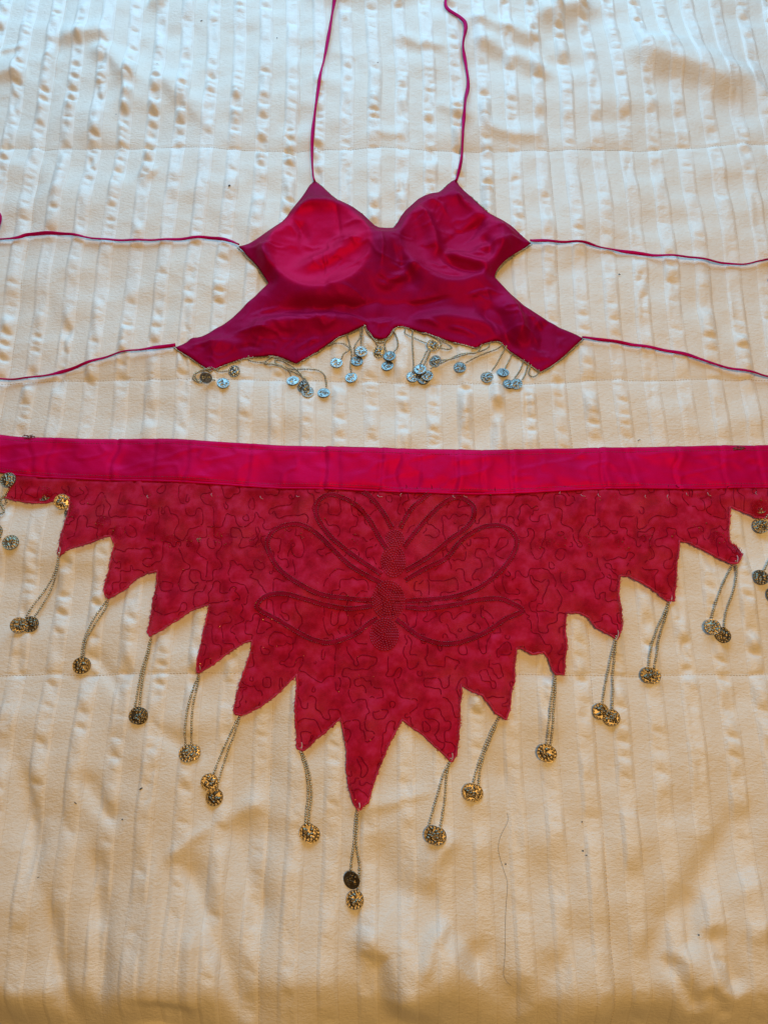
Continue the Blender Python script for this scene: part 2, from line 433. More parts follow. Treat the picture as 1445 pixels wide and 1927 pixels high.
def fill(poly, step):
    """triangles over an outline, with the outline's own points kept"""
    x0, y0 = poly.min(0); x1, y1 = poly.max(0)
    gx, gy = np.meshgrid(np.arange(x0, x1, step), np.arange(y0, y1, step*.866))
    gx = gx+(np.arange(gx.shape[0])[:, None] % 2)*step/2
    gx = gx.ravel()+RNG.uniform(-.12, .12, gx.size)*step; gy = gy.ravel()+RNG.uniform(-.12, .12, gy.size)*step
    k = inside(poly, gx, gy); gx, gy = gx[k], gy[k]
    k = poly_dist(poly, gx, gy) > step*.55; gx, gy = gx[k], gy[k]
    pts = [Vector(p) for p in poly]+[Vector((a, b)) for a, b in zip(gx, gy)]
    n = len(poly)
    vo, _, fo, _, _, _ = delaunay_2d_cdt(pts, [], [list(range(n))], 1, 1e-7)
    return np.array([tuple(v) for v in vo]), [tuple(f) for f in fo]
def solid(o, t, offset=0.0):
    md = o.modifiers.new("thickness", 'SOLIDIFY'); md.thickness = t; md.offset = offset; return o
def up_faces(V, F):
    out = []
    for f in F:
        a, b, c = V[f[0]], V[f[1]], V[f[2]]
        out.append(f if (b[0]-a[0])*(c[1]-a[1])-(b[1]-a[1])*(c[0]-a[0]) > 0 else f[::-1])
    return out

# ------------------------------------------------------------------ quilt
ny, nx = GX.shape
idx = np.arange(nx*ny).reshape(ny, nx)
QF = np.stack([idx[:-1, :-1], idx[:-1, 1:], idx[1:, 1:], idx[1:, :-1]], -1).reshape(-1, 4)
quilt = mesh_obj("quilt", np.stack([GX, GY, GZ], -1).reshape(-1, 3), QF, M_QUILT)
at = quilt.data.attributes.new('stripe', 'FLOAT', 'POINT')
at.data.foreach_set('value', ((warp_x(GX, GY)-SEAM_X[2])/PERIOD+200).astype(np.float32).ravel())
quilt['label'] = "cream quilted bed cover with tone on tone sateen stripes, puckered along its seams"
quilt['category'] = "quilt"
def seam_stitches(pts):
    b = Buf(); P = resample(np.asarray(pts), .0026)
    for i in range(0, len(P)-1):
        a, c = P[i], P[i]*.35+P[i+1]*.65
        m = np.array([a, (a+c)/2, c]); z = quilt_z(m[:, 0], m[:, 1])+np.array([-.1, .35, -.1])*MM
        b.add(*tube(np.column_stack([m, z]), .00028, seg=5))
    return b
yy = np.linspace(-.45, .68, 500)
for s in SEAM_X[1:5]:
    x = np.full_like(yy, s)
    for _ in range(6): x = x-(warp_x(x, yy)-s)
    seam_stitches(np.column_stack([x, yy])).build("seam_stitching", M_CREAMSTITCH, quilt, kind='stuff')
xx = np.linspace(-.5, .5, 500)
for s in SEAM_Y[1:4]:
    y = np.full_like(xx, s)
    for _ in range(6): y = y-(warp_y(xx, y)-s)
    seam_stitches(np.column_stack([xx, y])).build("seam_stitching", M_CREAMSTITCH, quilt, kind='stuff')

# ------------------------------------------------------------------ coins
def coin_mesh(seed, name):
    rg = np.random.RandomState(seed); NR, NS = 17, 64
    strokes = [(rg.uniform(-.6, .6), rg.uniform(-.6, .6), rg.uniform(0, math.pi), rg.uniform(.08, .2)) for _ in range(30)]
    rr = np.array([0, .09, .18, .27, .36, .44, .51, .58, .64, .69, .74, .79, .84, .89, .93, .97, 1.0])
    V = []; 
    for i, r in enumerate(rr):
        a = 2*math.pi*np.arange(NS)/NS
        x = r*np.cos(a); y = r*np.sin(a); h = np.zeros(NS)
        for sx, sy, ang, ln in strokes:
            dx = x-sx; dy = y-sy; u = dx*math.cos(ang)+dy*math.sin(ang); v = -dx*math.sin(ang)+dy*math.cos(ang)
            h += .12*np.exp(-(u/ln)**2-(v/.05)**2)
        h = np.clip(h, 0, .15)*(r < .72)
        if .76 <= r <= .93: h = .085*np.clip(np.cos(14*2*a/2+0), 0, 1)**.7*math.exp(-((r-.85)/.06)**2)
        if r > .95: h = h+.045
        h = h+.05*(1-r*r)
        V.append(np.column_stack([x, y, h]))
    V = np.vstack(V); F = []
    for i in range(NR-1):
        for k in range(NS):
            k2 = (k+1) % NS; F.append((i*NS+k, (i+1)*NS+k, (i+1)*NS+k2, i*NS+k2))
    n = len(V); a = 2*math.pi*np.arange(NS)/NS
    V = np.vstack([V, np.column_stack([np.cos(a), np.sin(a), np.full(NS, -.06)])])
    for k in range(NS):
        k2 = (k+1) % NS; F.append(((NR-1)*NS+k, n+k, n+k2, (NR-1)*NS+k2))
    F.append(tuple(n+k for k in range(NS-1, -1, -1)))
    me = bpy.data.meshes.new(name); me.from_pydata([tuple(v) for v in V], [], F); me.update()
    me.polygons.foreach_set('use_smooth', np.full(len(me.polygons), True)); return me
COINS = {}
for nm, mt in (("silver", M_SILVERCOIN), ("warm_tint", M_WARMCOIN)):
    COINS[nm] = []
    for k in range(4):
        me = coin_mesh(100+k, "coin"); me.materials.append(mt); COINS[nm].append(me)
def put_coin(px, py, rad, parent, metal, tilt=None, dz=0.0, z=None):
    p = bed(px, py, 0.002); o = bpy.data.objects.new("coin", random.choice(COINS[metal])); COL.objects.link(o)
    e = .004
    zz = lambda a, b: float(samp(REST_SOFT, a, b))
    gx = (zz(p[0]+e, p[1])-zz(p[0]-e, p[1]))/(2*e); gy = (zz(p[0], p[1]+e)-zz(p[0], p[1]-e))/(2*e)
    if tilt is None: tilt = (random.uniform(-6, 6), random.uniform(-6, 6))
    n = Vector((-gx*.7+math.tan(R(tilt[0])), -gy*.7+math.tan(R(tilt[1])), 1)).normalized()
    q = n.to_track_quat('Z', 'Y'); q = q @ Matrix.Rotation(random.uniform(0, 6.28), 3, 'Z').to_quaternion()
    o.rotation_mode = 'QUATERNION'; o.rotation_quaternion = q; o.scale = (rad, rad, rad)
    lo = rad*math.sin(math.acos(min(1, n.z)))*.6
    o.location = (p[0], p[1], (float(samp(REST_FINE, p[0], p[1])) if z is None else z)+.0007+dz+lo)
    adopt(o, parent); return o
def strand(px_pts, parent, r=.00108, dz=.0004, pitch=1.72, arch=0.0, name="bead_strand"):
    P = resample(smooth_poly(bedl(px_pts)), r*pitch)
    n = len(P); h = arch*np.sin(np.linspace(0, math.pi, n))
    P3 = lift(P, REST_FINE, r+dz); P3[:, 2] += h
    P3[:, :2] += RNG.uniform(-.12, .12, (n, 2))*r
    b = Buf(); beads(b, P3, r); return b.build(name, M_BEAD, parent)

# ------------------------------------------------------------------ halter top
BOD = [(593, 346), (600, 352), (608, 359), (626, 377), (644, 392), (664, 405), (683, 418), (696, 431), (705, 439), (713, 442), (726, 442), (740, 441), (747, 432), (754, 418),
       (763, 406), (775, 395), (786, 385), (798, 378), (812, 373), (825, 371), (833, 364), (842, 355), (849, 349), (856, 345), (863, 357), (873, 368), (884, 378), (899, 394), (916, 412),
       (930, 420), (944, 426), (958, 434), (972, 445), (985, 456), (997, 465), (984, 475), (969, 484), (955, 493), (945, 502), (937, 511), (931, 521), (928, 529), (941, 541), (961, 561), (984, 581), (1005, 594), (1026, 607),
       (1047, 619), (1069, 629), (1083, 636), (1094, 643), (1077, 658), (1063, 671), (1049, 683), (1032, 695), (1015, 703), (1005, 696), (995, 689), (972, 672), (950, 655), (943, 649), (936, 646), (923, 648), (910, 651), (896, 659),
       (883, 658), (870, 655), (853, 650), (836, 645), (816, 639), (796, 632), (776, 625), (757, 620), (749, 620), (743, 623), (736, 632), (728, 641), (716, 645), (705, 644), (697, 637), (691, 628), (688, 620), (677, 624), (658, 634), (638, 644),
       (617, 656), (597, 669), (577, 680), (558, 688), (549, 684), (541, 680), (528, 676), (514, 673), (494, 675), (475, 677), (455, 682), (436, 688), (418, 697), (400, 706), (389, 699), (378, 691), (367, 684), (356, 677), (343, 669), (333, 661),
       (346, 656), (356, 651), (361, 646), (367, 643), (375, 643), (384, 641), (397, 635), (411, 626), (425, 617), (439, 606), (453, 593), (467, 579), (480, 567), (492, 555), (508, 541), (498, 527), (489, 514), (479, 502), (469, 492), (460, 481), (451, 472),
       (462, 470), (472, 467), (485, 460), (497, 453), (515, 442), (533, 429), (542, 418), (550, 406), (558, 395), (566, 384), (575, 370), (583, 356)]
bod = bedl(BOD)
halter = thing("halter_top", "magenta silk halter top lying inside up, with thin ties and a fringe of silver coins", "halter top", (*bed(712, 540), 0.004))
CUPL, CUPR = bed(603, 478), bed(848, 462)
RADL, RADR = .0485, .049
bpe = resample(np.vstack([bod, bod[:1]]), .0016)[:-1]
CREASES = [([(822, 478), (850, 458), (884, 436)], 1.5), ([(824, 480), (862, 466), (905, 452)], 1.2), ([(826, 484), (872, 484), (928, 496)], 1.5), ([(824, 488), (860, 504), (905, 524)], 1.6),
    ([(820, 492), (846, 516), (872, 528)], 1.1), ([(800, 505), (826, 512), (850, 508)], 1.2), ([(812, 522), (842, 530), (880, 534)], -1.1), ([(780, 512), (800, 524), (826, 530)], 1.0),
    ([(716, 452), (722, 488), (718, 526)], 1.2), ([(742, 470), (752, 500), (748, 524)], .9), ([(728, 512), (752, 520), (782, 512)], 1.0), ([(704, 534), (730, 546), (764, 542)], -1.0),
    ([(628, 376), (632, 420), (638, 468)], 1.1), ([(612, 484), (616, 524), (612, 566)], 1.2), ([(552, 424), (566, 440), (572, 458)], -1.1), ([(584, 390), (620, 388), (656, 398)], 1.1), ([(640, 442), (668, 436), (698, 442)], .9),
    ([(640, 524), (672, 514), (702, 498)], 1.0), ([(566, 470), (590, 478), (618, 474)], .8), ([(630, 478), (660, 470), (690, 474)], .8), ([(496, 470), (514, 482), (524, 500)], 1.0), ([(484, 486), (500, 494), (510, 512)], .9),
    ([(352, 664), (384, 656), (424, 650)], 1.2), ([(430, 640), (474, 630), (524, 626)], 1.3), ([(552, 664), (584, 650), (612, 640)], 1.0), ([(516, 600), (556, 604), (602, 620)], -1.3), ([(632, 600), (664, 604), (702, 618)], 1.3), ([(470, 606), (500, 592), (540, 584)], 1.1), ([(444, 664), (470, 656), (500, 662)], -1.0), ([(590, 592), (640, 584), (690, 590)], -1.2),
    ([(948, 552), (972, 590), (984, 636)], 1.6), ([(962, 566), (1004, 606), (1040, 648)], 1.2), ([(896, 590), (924, 616), (940, 644)], -1.3), ([(1030, 626), (1048, 644), (1052, 664)], 1.0), ([(990, 660), (1014, 668), (1042, 664)], 1.0), ([(836, 622), (868, 628), (902, 642)], 1.4), ([(772, 604), (806, 612), (836, 626)], 1.1), ([(740, 580), (800, 576), (860, 568)], -1.3), ([(868, 570), (900, 560), (934, 556)], 1.2), ([(856, 372), (870, 392), (892, 404)], 1.0), ([(800, 386), (830, 398), (846, 420)], 1.0), ([(930, 432), (950, 446), (974, 456)], 1.1), ([(940, 470), (958, 462), (984, 464)], .9), ([(690, 606), (714, 618), (740, 608)], 1.0)]
def bodice_z(x, y):
    z = samp(REST_BROAD, x, y)+1.4*MM
    d = poly_dist(bod, x, y)
    edge = sstep(0, .012, d)
    for c, rad, hgt in ((CUPL, RADL, 11.0), (CUPR, RADR, 10.5)):
        dx = x-c[0]; dy = (y-c[1])
        r = np.hypot(dx, dy)/rad*(1+.05*vnoise(np.arctan2(dy, dx)*1.3, c[0]*50, 3))
        bowl = np.where(r < 1, np.clip(r, 0, 1)**2.6, np.exp(-(np.clip(r-1, 0, None)/.40)**1.7))
        bowl = bowl*(1-.35*sstep(.3, 1, dy/rad))
        z += hgt*MM*bowl*(.32+.68*edge)
    F = lambda pts, a, wl, wr, t=.3: stroke(x, y, bedl(pts), 1.4*a*MM, wl*1.15*MM, wr*1.15*MM, t)
    # the band under the cups rolls down, up and down again
    z += F([(430, 640), (540, 612), (620, 612), (690, 606)], 5.40, 7, 9)
    z += F([(470, 600), (560, 590), (650, 594), (740, 590), (850, 588)], -4.80, 6, 7)
    z += F([(760, 600), (840, 606), (920, 618), (990, 650)], 4.50, 8, 8)
    z += F([(940, 560), (975, 610), (985, 660)], 5.10, 6, 9)
    z += F([(900, 580), (950, 630), (970, 672)], -4.50, 6, 6)
    z += F([(1010, 610), (1030, 640), (1020, 680)], -3.00, 7, 7)
    # folds of the right cup
    z += F([(772, 402), (800, 420), (815, 450), (822, 478), (812, 500)], 6.00, 4, 9)
    z += F([(822, 478), (860, 456), (905, 428), (930, 424)], -4.80, 4, 7)
    z += F([(830, 482), (880, 500), (925, 522)], 3.90, 5, 4)
    z += F([(826, 488), (870, 512), (915, 528)], -3.60, 3, 4)
    z += F([(905, 450), (920, 478), (918, 505)], -2.40, 3, 4)
    z += F([(880, 490), (930, 470), (960, 470)], 2.40, 4, 4)
    # left cup: small creases and the slack top
    z += F([(628, 385), (634, 420), (640, 465)], -1.65, 2.5, 3)
    z += F([(612, 500), (614, 540), (612, 570)], -1.35, 2, 2.5)
    z += F([(545, 525), (600, 505), (650, 482), (700, 452)], 4.50, 8, 7)
    z += F([(540, 420), (585, 398), (640, 400), (690, 420)], 3.30, 5, 6)
    z += F([(560, 450), (570, 440), (580, 470)], -1.50, 4, 4)
    z += F([(505, 470), (500, 500), (512, 530)], 3.00, 5, 5)
    # middle
    z += F([(716, 450), (722, 520), (716, 560)], 3.30, 9, 7)
    z += F([(735, 470), (760, 520), (790, 560)], -3.00, 6, 6)
    z += F([(700, 560), (745, 540), (800, 500)], 2.25, 4, 4)
    z += F([(380, 665), (420, 655), (470, 660)], 2.40, 6, 6)
    for q_, a_ in CREASES:
        z += stroke(x, y, bedl(q_), 1.3*a_*MM, 1.4*MM, 2.6*MM, .35)
    wr = 1-np.abs(vnoise(x/.022+y/.05, y/.014+.7*vnoise(x/.03, y/.03, 4), 131))
    z += 1.2*MM*wr**7*edge*sstep(-.4, .3, vnoise(x/.05, y/.04, 135))
    w2 = 1-np.abs(vnoise(x/.012-y/.03, y/.030+.5*vnoise(x/.02, y/.02, 6), 141)); z += .7*MM*w2**8*edge*sstep(-.1, .4, vnoise(x/.045, y/.05, 145))
    z += .55*MM*fbm(x/.02, y/.015, 3, 138)*edge
    D2 = (x[:, None]-bpe[None, ::2, 0])**2+(y[:, None]-bpe[None, ::2, 1])**2; ar = np.argmin(D2, 1)*.0032
    z += .75*MM*vnoise(ar/.0085, ar*0+.5, 160)*np.exp(-d/.009)*sstep(0, .002, d)+.5*MM*vnoise(ar/.02, ar*0+3.5, 162)*np.exp(-d/.02)
    z -= .9*MM*np.exp(-(d/.0015)**2)
    return np.maximum(z, samp(REST_FINE, x, y)+.0009)
bp = resample(np.vstack([bod, bod[:1]]), .0016)[:-1]
V2, F2 = fill(bp, .0016)
V3 = np.column_stack([V2, bodice_z(V2[:, 0], V2[:, 1])])
bodice = mesh_obj("bodice", V3, up_faces(V3, F2), M_BODICE, halter)
solid(bodice, .0007, -1)
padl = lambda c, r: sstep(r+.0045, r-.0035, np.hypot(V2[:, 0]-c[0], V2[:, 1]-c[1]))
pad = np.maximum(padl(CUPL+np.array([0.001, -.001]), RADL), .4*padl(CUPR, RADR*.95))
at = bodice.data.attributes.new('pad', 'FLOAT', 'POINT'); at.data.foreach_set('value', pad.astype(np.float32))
# beaded edging peeping out from under the hem
def edge_run(i0, i1, out_mm, drop=.0012, src=bod, r=.0009):
    n = len(src); ids = [(i0+k) % n for k in range(((i1-i0) % n)+1)]
    P = resample(src[ids], r*1.7)
    T = np.gradient(P, axis=0); T /= np.linalg.norm(T, axis=1)[:, None]
    N = np.column_stack([T[:, 1], -T[:, 0]])
    t = P[len(P)//2]+N[len(P)//2]*.002
    if inside(src, np.array([t[0]]), np.array([t[1]]))[0]: N = -N
    P = P+N*out_mm*MM+RNG.uniform(-.25, .25, P.shape)*MM
    z = np.maximum(bodice_z(P[:, 0], P[:, 1])-drop, samp(REST_FINE, P[:, 0], P[:, 1])+r*.9)
    b = Buf(); beads(b, np.column_stack([P, z]), r, .9, .2); return b
def near_i(px, py): return int(np.argmin(np.hypot(np.array(BOD)[:, 0]-px, np.array(BOD)[:, 1]-py)))
for a, c, o_, d_ in (((1094, 643), (1015, 703), .9, .0015), ((1015, 703), (896, 659), .35, .0016), ((896, 659), (743, 623), .4, .0016), ((743, 623), (688, 620), .7, .0018),
                 ((688, 620), (558, 688), .5, .0016), ((558, 688), (400, 706), .5, .0016), ((400, 706), (333, 661), .6, .0016), ((508, 541), (451, 472), .9, .0022),
                 ((997, 465), (928, 529), .8, .002), ((884, 378), (916, 412), .7, .0012), ((600, 352), (683, 418), .3, .0014), ((705, 439), (747, 432), .3, .0014), ((825, 371), (849, 349), .3, .0014)):
    edge_run(near_i(*a), near_i(*c), o_, d_).build("beaded_edging", M_BEAD, bodice)

def tie(px_pts, wmm, name, hi, ends=(0, 0), seed=0, ph=0.0):
    P = resample(smooth_poly(bedl(px_pts)), .0025); n = len(P); t = np.linspace(0, 1, n)
    s = np.arange(n)*.0025
    wav = .5+.5*vnoise(s/.055, seed*3.3+.5, seed)
    z = samp(REST_SOFT, P[:, 0], P[:, 1])+.0011+hi*MM*np.clip(wav, .1, 1)*np.clip(np.minimum(t, 1)*8+.3, 0, 1)
    z[:] += ends[0]*MM*np.exp(-s/.02)+ends[1]*MM*np.exp(-(s[-1]-s)/.02)
    wd = wmm*MM/2*(.82+.25*vnoise(s/.03, seed+8.8, seed+2)); 
    tw = 1.5*vnoise(s/.03, seed*5.1, seed+4)+ph
    V, F = tube(np.column_stack([P, z]), wd, wd*.34+.0003, 12, tw)
    o = mesh_obj(name, V, F, M_TIE, halter)
    # stitched crease down the middle
    return o
tie([(593, 350), (590, 335), (588, 290), (591, 240), (598, 190), (608, 130), (620, 70), (628, 25), (640, -25), (660, -110)], 4.3, "neck_tie", .6, (2.5, 0), 1)
tie([(857, 350), (862, 332), (868, 300), (870, 250), (874, 200), (880, 165), (876, 130), (870, 95), (875, 60), (866, 45), (843, 30), (837, 16), (842, -10), (850, -100)], 4.2, "neck_tie", .9, (2.5, 0), 2)
tie([(453, 472), (440, 466), (415, 459), (385, 455), (350, 457), (315, 459), (260, 461), (215, 461), (170, 457), (130, 450), (95, 448), (60, 450), (38, 457), (0, 458), (-60, 462), (-110, 440), (-100, 415), (-50, 405), (-12, 404), (3, 410), (9, 420), (3, 440), (-10, 470)], 3.9, "side_tie", 3.6, (4, 0), 3)
tie([(994, 465), (1015, 464), (1060, 465), (1090, 466), (1130, 472), (1180, 480), (1230, 490), (1290, 496), (1340, 502), (1390, 506), (1420, 502), (1460, 496), (1520, 500), (1540, 520), (1500, 535), (1462, 534), (1439, 534)], 3.7, "side_tie", 3.4, (4, 0), 4)
tie([(336, 660), (300, 664), (250, 669), (200, 680), (150, 696), (100, 709), (50, 716), (0, 720), (-60, 726), (-130, 730)], 3.9, "side_tie", 3.0, (2.5, 0), 5)
tie([(1091, 643), (1110, 645), (1150, 649), (1190, 655), (1240, 664), (1290, 675), (1340, 692), (1390, 704), (1430, 712), (1480, 722), (1560, 730)], 3.9, "side_tie", 3.0, (2.5, 0), 6)

CT_ = .0056
TOPT = [  # (points of the bead strand, coin place, coin tilt, lift mm)
    ([(402, 700), (415, 706), (430, 704)], (442, 702), (-10, -12), 0),
    ([(398, 700), (386, 705), (372, 707), (366, 717), (378, 724), (395, 721), (408, 723)], (422, 725), (4, 10), 0),
    ([(400, 703), (384, 703), (370, 711), (376, 722), (384, 718)], (392, 719), (8, -58), 1.5),
    ([(470, 676), (472, 684), (500, 686), (530, 694), (544, 700), (548, 708)], (552, 718), (-3, 14), 0),
    ([(541, 684), (520, 682), (524, 690), (550, 697), (576, 699), (600, 701), (612, 711), (615, 730)], (610, 742), (2, 13), 0),
    ([(515, 674), (498, 687), (520, 690), (552, 702), (575, 717), (582, 730)], (580, 741), (6, -5), 0),
    ([(508, 674), (540, 686), (560, 700), (570, 714), (573, 722)], (572, 732), (-12, -16), 1.4),
    ([(600, 666), (625, 655), (650, 655), (658, 662), (648, 672), (644, 680)], (634, 686), (5, 14), 0),
    ([(655, 640), (662, 668), (660, 690), (661, 702)], (661, 712), (-4, 12), 0),
    ([(678, 626), (678, 640), (668, 655), (667, 672)], (672, 682), (4, 11), 0),
    ([(683, 624), (681, 645), (680, 655)], (680, 665), (10, 4), 1.2),
    ([(694, 632), (708, 652), (713, 658)], (713, 667), (-8, -16), .6),
    ([(740, 626), (747, 645), (748, 660), (741, 668)], (733, 674), (3, 12), 1.0),
    ([(738, 628), (724, 652), (730, 672), (731, 682)], (729, 691), (-4, 16), 0),
    ([(763, 624), (762, 634), (780, 642), (800, 652)], (813, 657), (8, -14), 1.0),
    ([(776, 628), (776, 660), (778, 690), (777, 702)], (776, 711), (3, 13), 0),
    ([(800, 634), (846, 656), (842, 663), (826, 662), (806, 665), (797, 680), (791, 690)], (790, 699), (-5, 14), 1.4),
    ([(815, 640), (830, 655), (810, 668), (803, 682), (796, 694)], (797, 715), (2, 15), 0),
    ([(905, 653), (895, 668), (860, 674), (832, 688), (810, 700)], (803, 710), (6, 12), .8),
    ([(920, 650), (915, 660), (880, 672), (850, 680), (832, 684)], (818, 686), (-16, -4), .8),
    ([(945, 652), (930, 662), (900, 673), (876, 688)], (865, 694), (6, 8), 0),
    ([(952, 654), (944, 668), (935, 685), (925, 700)], (916, 711), (4, -10), 0),
    ([(965, 664), (957, 680), (950, 694)], (946, 702), (-2, 14), 0),
    ([(985, 680), (977, 700), (966, 716)], (957, 725), (4, 13), 0),
    ([(993, 686), (988, 705), (982, 717)], (970, 725), (-9, -2), .9),
]
for pts, c, tl, up in TOPT:
    s = strand(pts, halter, r=.00092, dz=.0003+up*.25*MM)
    put_coin(c[0], c[1], CT_, s, "silver", tl, up*MM)
strand([(998, 690), (994, 705), (1000, 712), (1010, 708), (1012, 700)], halter, r=.00092)
strand([(696, 638), (706, 648), (718, 650), (732, 642), (742, 626)], halter, r=.00092)

# ------------------------------------------------------------------ hip scarf
scarf = thing("hip_scarf", "crimson sheer hip scarf with a satin waistband, jagged points and coin tassels", "hip scarf", (*bed(720, 1050), 0.004))
BT = [(-190, 814), (-90, 818), (0, 822), (45, 826), (110, 827), (200, 829), (300, 831), (400, 836), (500, 841), (600, 847), (720, 851), (800, 853), (880, 853), (960, 852), (1045, 848), (1150, 845), (1300, 843), (1445, 842), (1540, 840), (1640, 838)]
BB = [(-190, 884), (-90, 888), (0, 891), (36, 897), (110, 901), (194, 905), (300, 909), (399, 914), (480, 919), (550, 923), (620, 926), (700, 929), (780, 932), (850, 934), (920, 933), (1000, 930), (1120, 924), (1300, 922), (1445, 920), (1540, 919), (1640, 918)]
bt = smooth_poly(bedl(BT), 16); bb = smooth_poly(bedl(BB), 16)
XS = np.arange(-.53, .53, .0018)
yt = np.interp(XS, bt[:, 0], bt[:, 1]); yb = np.interp(XS, bb[:, 0], bb[:, 1])
yt = yt+.0006*vnoise(XS/.03, 2.2, 7)
BV = 26
ts = np.linspace(0, 1, BV)
BXX = np.repeat(XS[:, None], BV, 1); BYY = yt[:, None]*(1-ts)+yb[:, None]*ts
CREASE = [(62, .5), (96, .4), (217, .9), (300, .4), (352, .5), (470, .5), (608, 1.1), (640, .4), (716, .9), (748, .8), (784, .5), (856, .9), (905, .6), (962, .9), (1010, .4), (1126, 1.0), (1180, .5), (1268, .7), (1352, .6), (1420, .6)]
def band_z(x, y, t):
    z = samp(REST_BROAD, x, y)+2.6*MM
    z = z-1.3*MM*np.exp(-(t/.05)**2)-.2*MM*np.exp(-((1-t)/.04)**2)
    z += -.35*MM*np.exp(-((t-.12)/.025)**2)-.35*MM*np.exp(-((t-.93)/.02)**2)
    for cx, a in CREASE:
        c0 = bed(cx, 880)[0]+.004*vnoise(t*2.3, cx*.37, 5)
        z += -a*1.15*MM*np.exp(-((x-c0)/.0013)**2)+a*.8*MM*np.exp(-((x-c0-.004)/.0035)**2)
    z += 1.15*MM*fbm(x/.030, y/.020+x/.09, 3, 150)*sstep(0, .12, t)*sstep(1, .9, t)
    r = 1-np.abs(vnoise(x/.03+.5*vnoise(x/.02, y/.02, 153), y/.013-x/.06, 154)); z += .9*MM*r**5*sstep(0, .15, t)*sstep(1, .85, t)
    return z
BZ = band_z(BXX, BYY, ts[None, :]+0*BXX)
n1, n2 = BXX.shape; ii = np.arange(n1*n2).reshape(n1, n2)
BF = np.stack([ii[:-1, :-1], ii[:-1, 1:], ii[1:, 1:], ii[1:, :-1]], -1).reshape(-1, 4)[:, ::-1]
band = mesh_obj("waistband", np.stack([BXX, BYY, BZ], -1).reshape(-1, 3), BF.copy(), M_BAND, scarf)
# facing up, then given the thickness of the folded satin
if band.data.polygons[10].normal.z < 0: band.data.flip_normals()
solid(band, .0013, -1)
def band_line(t): 
    x = XS; y = yt*(1-t)+yb*t; return np.column_stack([x, y, band_z(x, y, np.full_like(x, t))])
def stitch_row(P, r, m, name, parent, dash=.0024, gap=.62, up=.0001):
    b = Buf(); Q = resample(P, dash)
    for i in range(len(Q)-1):
        a, c = Q[i], Q[i]*(1-gap)+Q[i+1]*gap; mid = (a+c)/2
        b.add(*tube(np.array([a+(0, 0, up-.00012), mid+(0, 0, up), c+(0, 0, up-.00012)]), r, seg=5))
    return b.build(name, m, parent, kind='stuff')
stitch_row(band_line(.13), .00026, M_STITCH, "stitching", band)
stitch_row(band_line(.925), .00026, M_STITCH, "stitching", band)
pp = np.column_stack([XS, yb-.0004]); pz = band_z(XS, yb, np.ones_like(XS))-.0006
V, F = tube(np.column_stack([pp, pz]), .0012, .0010, 10)
mesh_obj("piping", V, F, M_BAND, band)
for cx, cy in ((62, 828), (1384, 849)):          # small brown thread tacks for the fastening
    b = Buf()
    for k in range(9):
        c = bed(cx+random.uniform(-8, 8), cy+random.uniform(-2.5, 2.5)); ang = random.uniform(-.6, .6)
        q = np.array([[c[0]+math.cos(ang)*s*.0026, c[1]+math.sin(ang)*s*.0022, 0] for s in (-1, -.3, .4, 1)])
        q[:, 2] = samp(REST_BROAD, q[:, 0], q[:, 1])+.0030+np.array([-.4, .5, .5, -.3])*MM
        b.add(*tube(q, .00032, seg=5))
    b.build("thread_tack", M_BROWNTACK, band)

PAN = [(17, 941), (36, 945), (55, 948), (89, 949), (111, 942), (130, 938), (137, 949), (133, 972), (125, 999), (119, 1030), (116, 1044), (119, 1050), (138, 1036), (166, 1028), (188, 1019), (204, 1013), (214, 1012), (221, 1027), (215, 1046), (210, 1077), (199, 1107), (201, 1120), (207, 1128),
       (238, 1110), (255, 1094), (277, 1082), (299, 1077), (300, 1099), (292, 1129), (289, 1160), (283, 1190), (286, 1199), (310, 1186), (332, 1172), (360, 1153), (385, 1143), (399, 1140), (393, 1163), (384, 1208), (375, 1252), (376, 1266), (383, 1266),
       (401, 1255), (423, 1238), (451, 1219), (465, 1211), (478, 1208), (477, 1224), (465, 1258), (453, 1291), (443, 1335), (445, 1344), (457, 1347), (495, 1329), (523, 1307), (545, 1285), (560, 1270), (561, 1291), (557, 1332), (559, 1368), (561, 1408), (573, 1413), (597, 1391), (617, 1374), (632, 1360), (642, 1352),
       (647, 1374), (654, 1415), (653, 1451), (658, 1484), (667, 1512), (675, 1524), (693, 1509), (701, 1479), (717, 1435), (734, 1396), (747, 1371), (756, 1354), (773, 1368), (795, 1382), (817, 1404), (838, 1423), (848, 1434), (857, 1421), (861, 1390), (863, 1357), (864, 1324), (867, 1305), (866, 1290),
       (881, 1299), (906, 1310), (917, 1324), (931, 1343), (950, 1354), (957, 1332), (959, 1305), (965, 1285), (965, 1252), (968, 1222), (980, 1223), (999, 1234), (1019, 1229), (1028, 1241), (1037, 1264), (1043, 1270), (1058, 1270), (1059, 1241), (1063, 1215), (1059, 1196), (1060, 1175), (1062, 1156), (1086, 1156), (1105, 1165), (1118, 1183), (1141, 1196),
       (1155, 1204), (1162, 1192), (1166, 1177), (1163, 1144), (1158, 1122), (1161, 1086), (1180, 1087), (1205, 1099), (1231, 1115), (1252, 1131), (1265, 1133), (1268, 1104), (1268, 1066), (1272, 1021), (1289, 1024), (1311, 1035), (1344, 1052), (1368, 1064), (1380, 1063), (1389, 1046), (1383, 1035), (1367, 1024), (1366, 1005), (1367, 977), (1367, 957),
       (1391, 966), (1416, 977), (1445, 979), (1485, 988), (1500, 960), (1520, 905), (1445, 900), (1300, 903), (1120, 905), (1000, 910), (850, 914), (700, 909), (550, 903), (399, 894), (194, 885), (36, 878)]
pan = bedl(PAN)
_top = len(PAN)-10
pe = resample(np.vstack([pan, pan[:1]]), .0013)[:-1]
ypix = pe[:, 1]
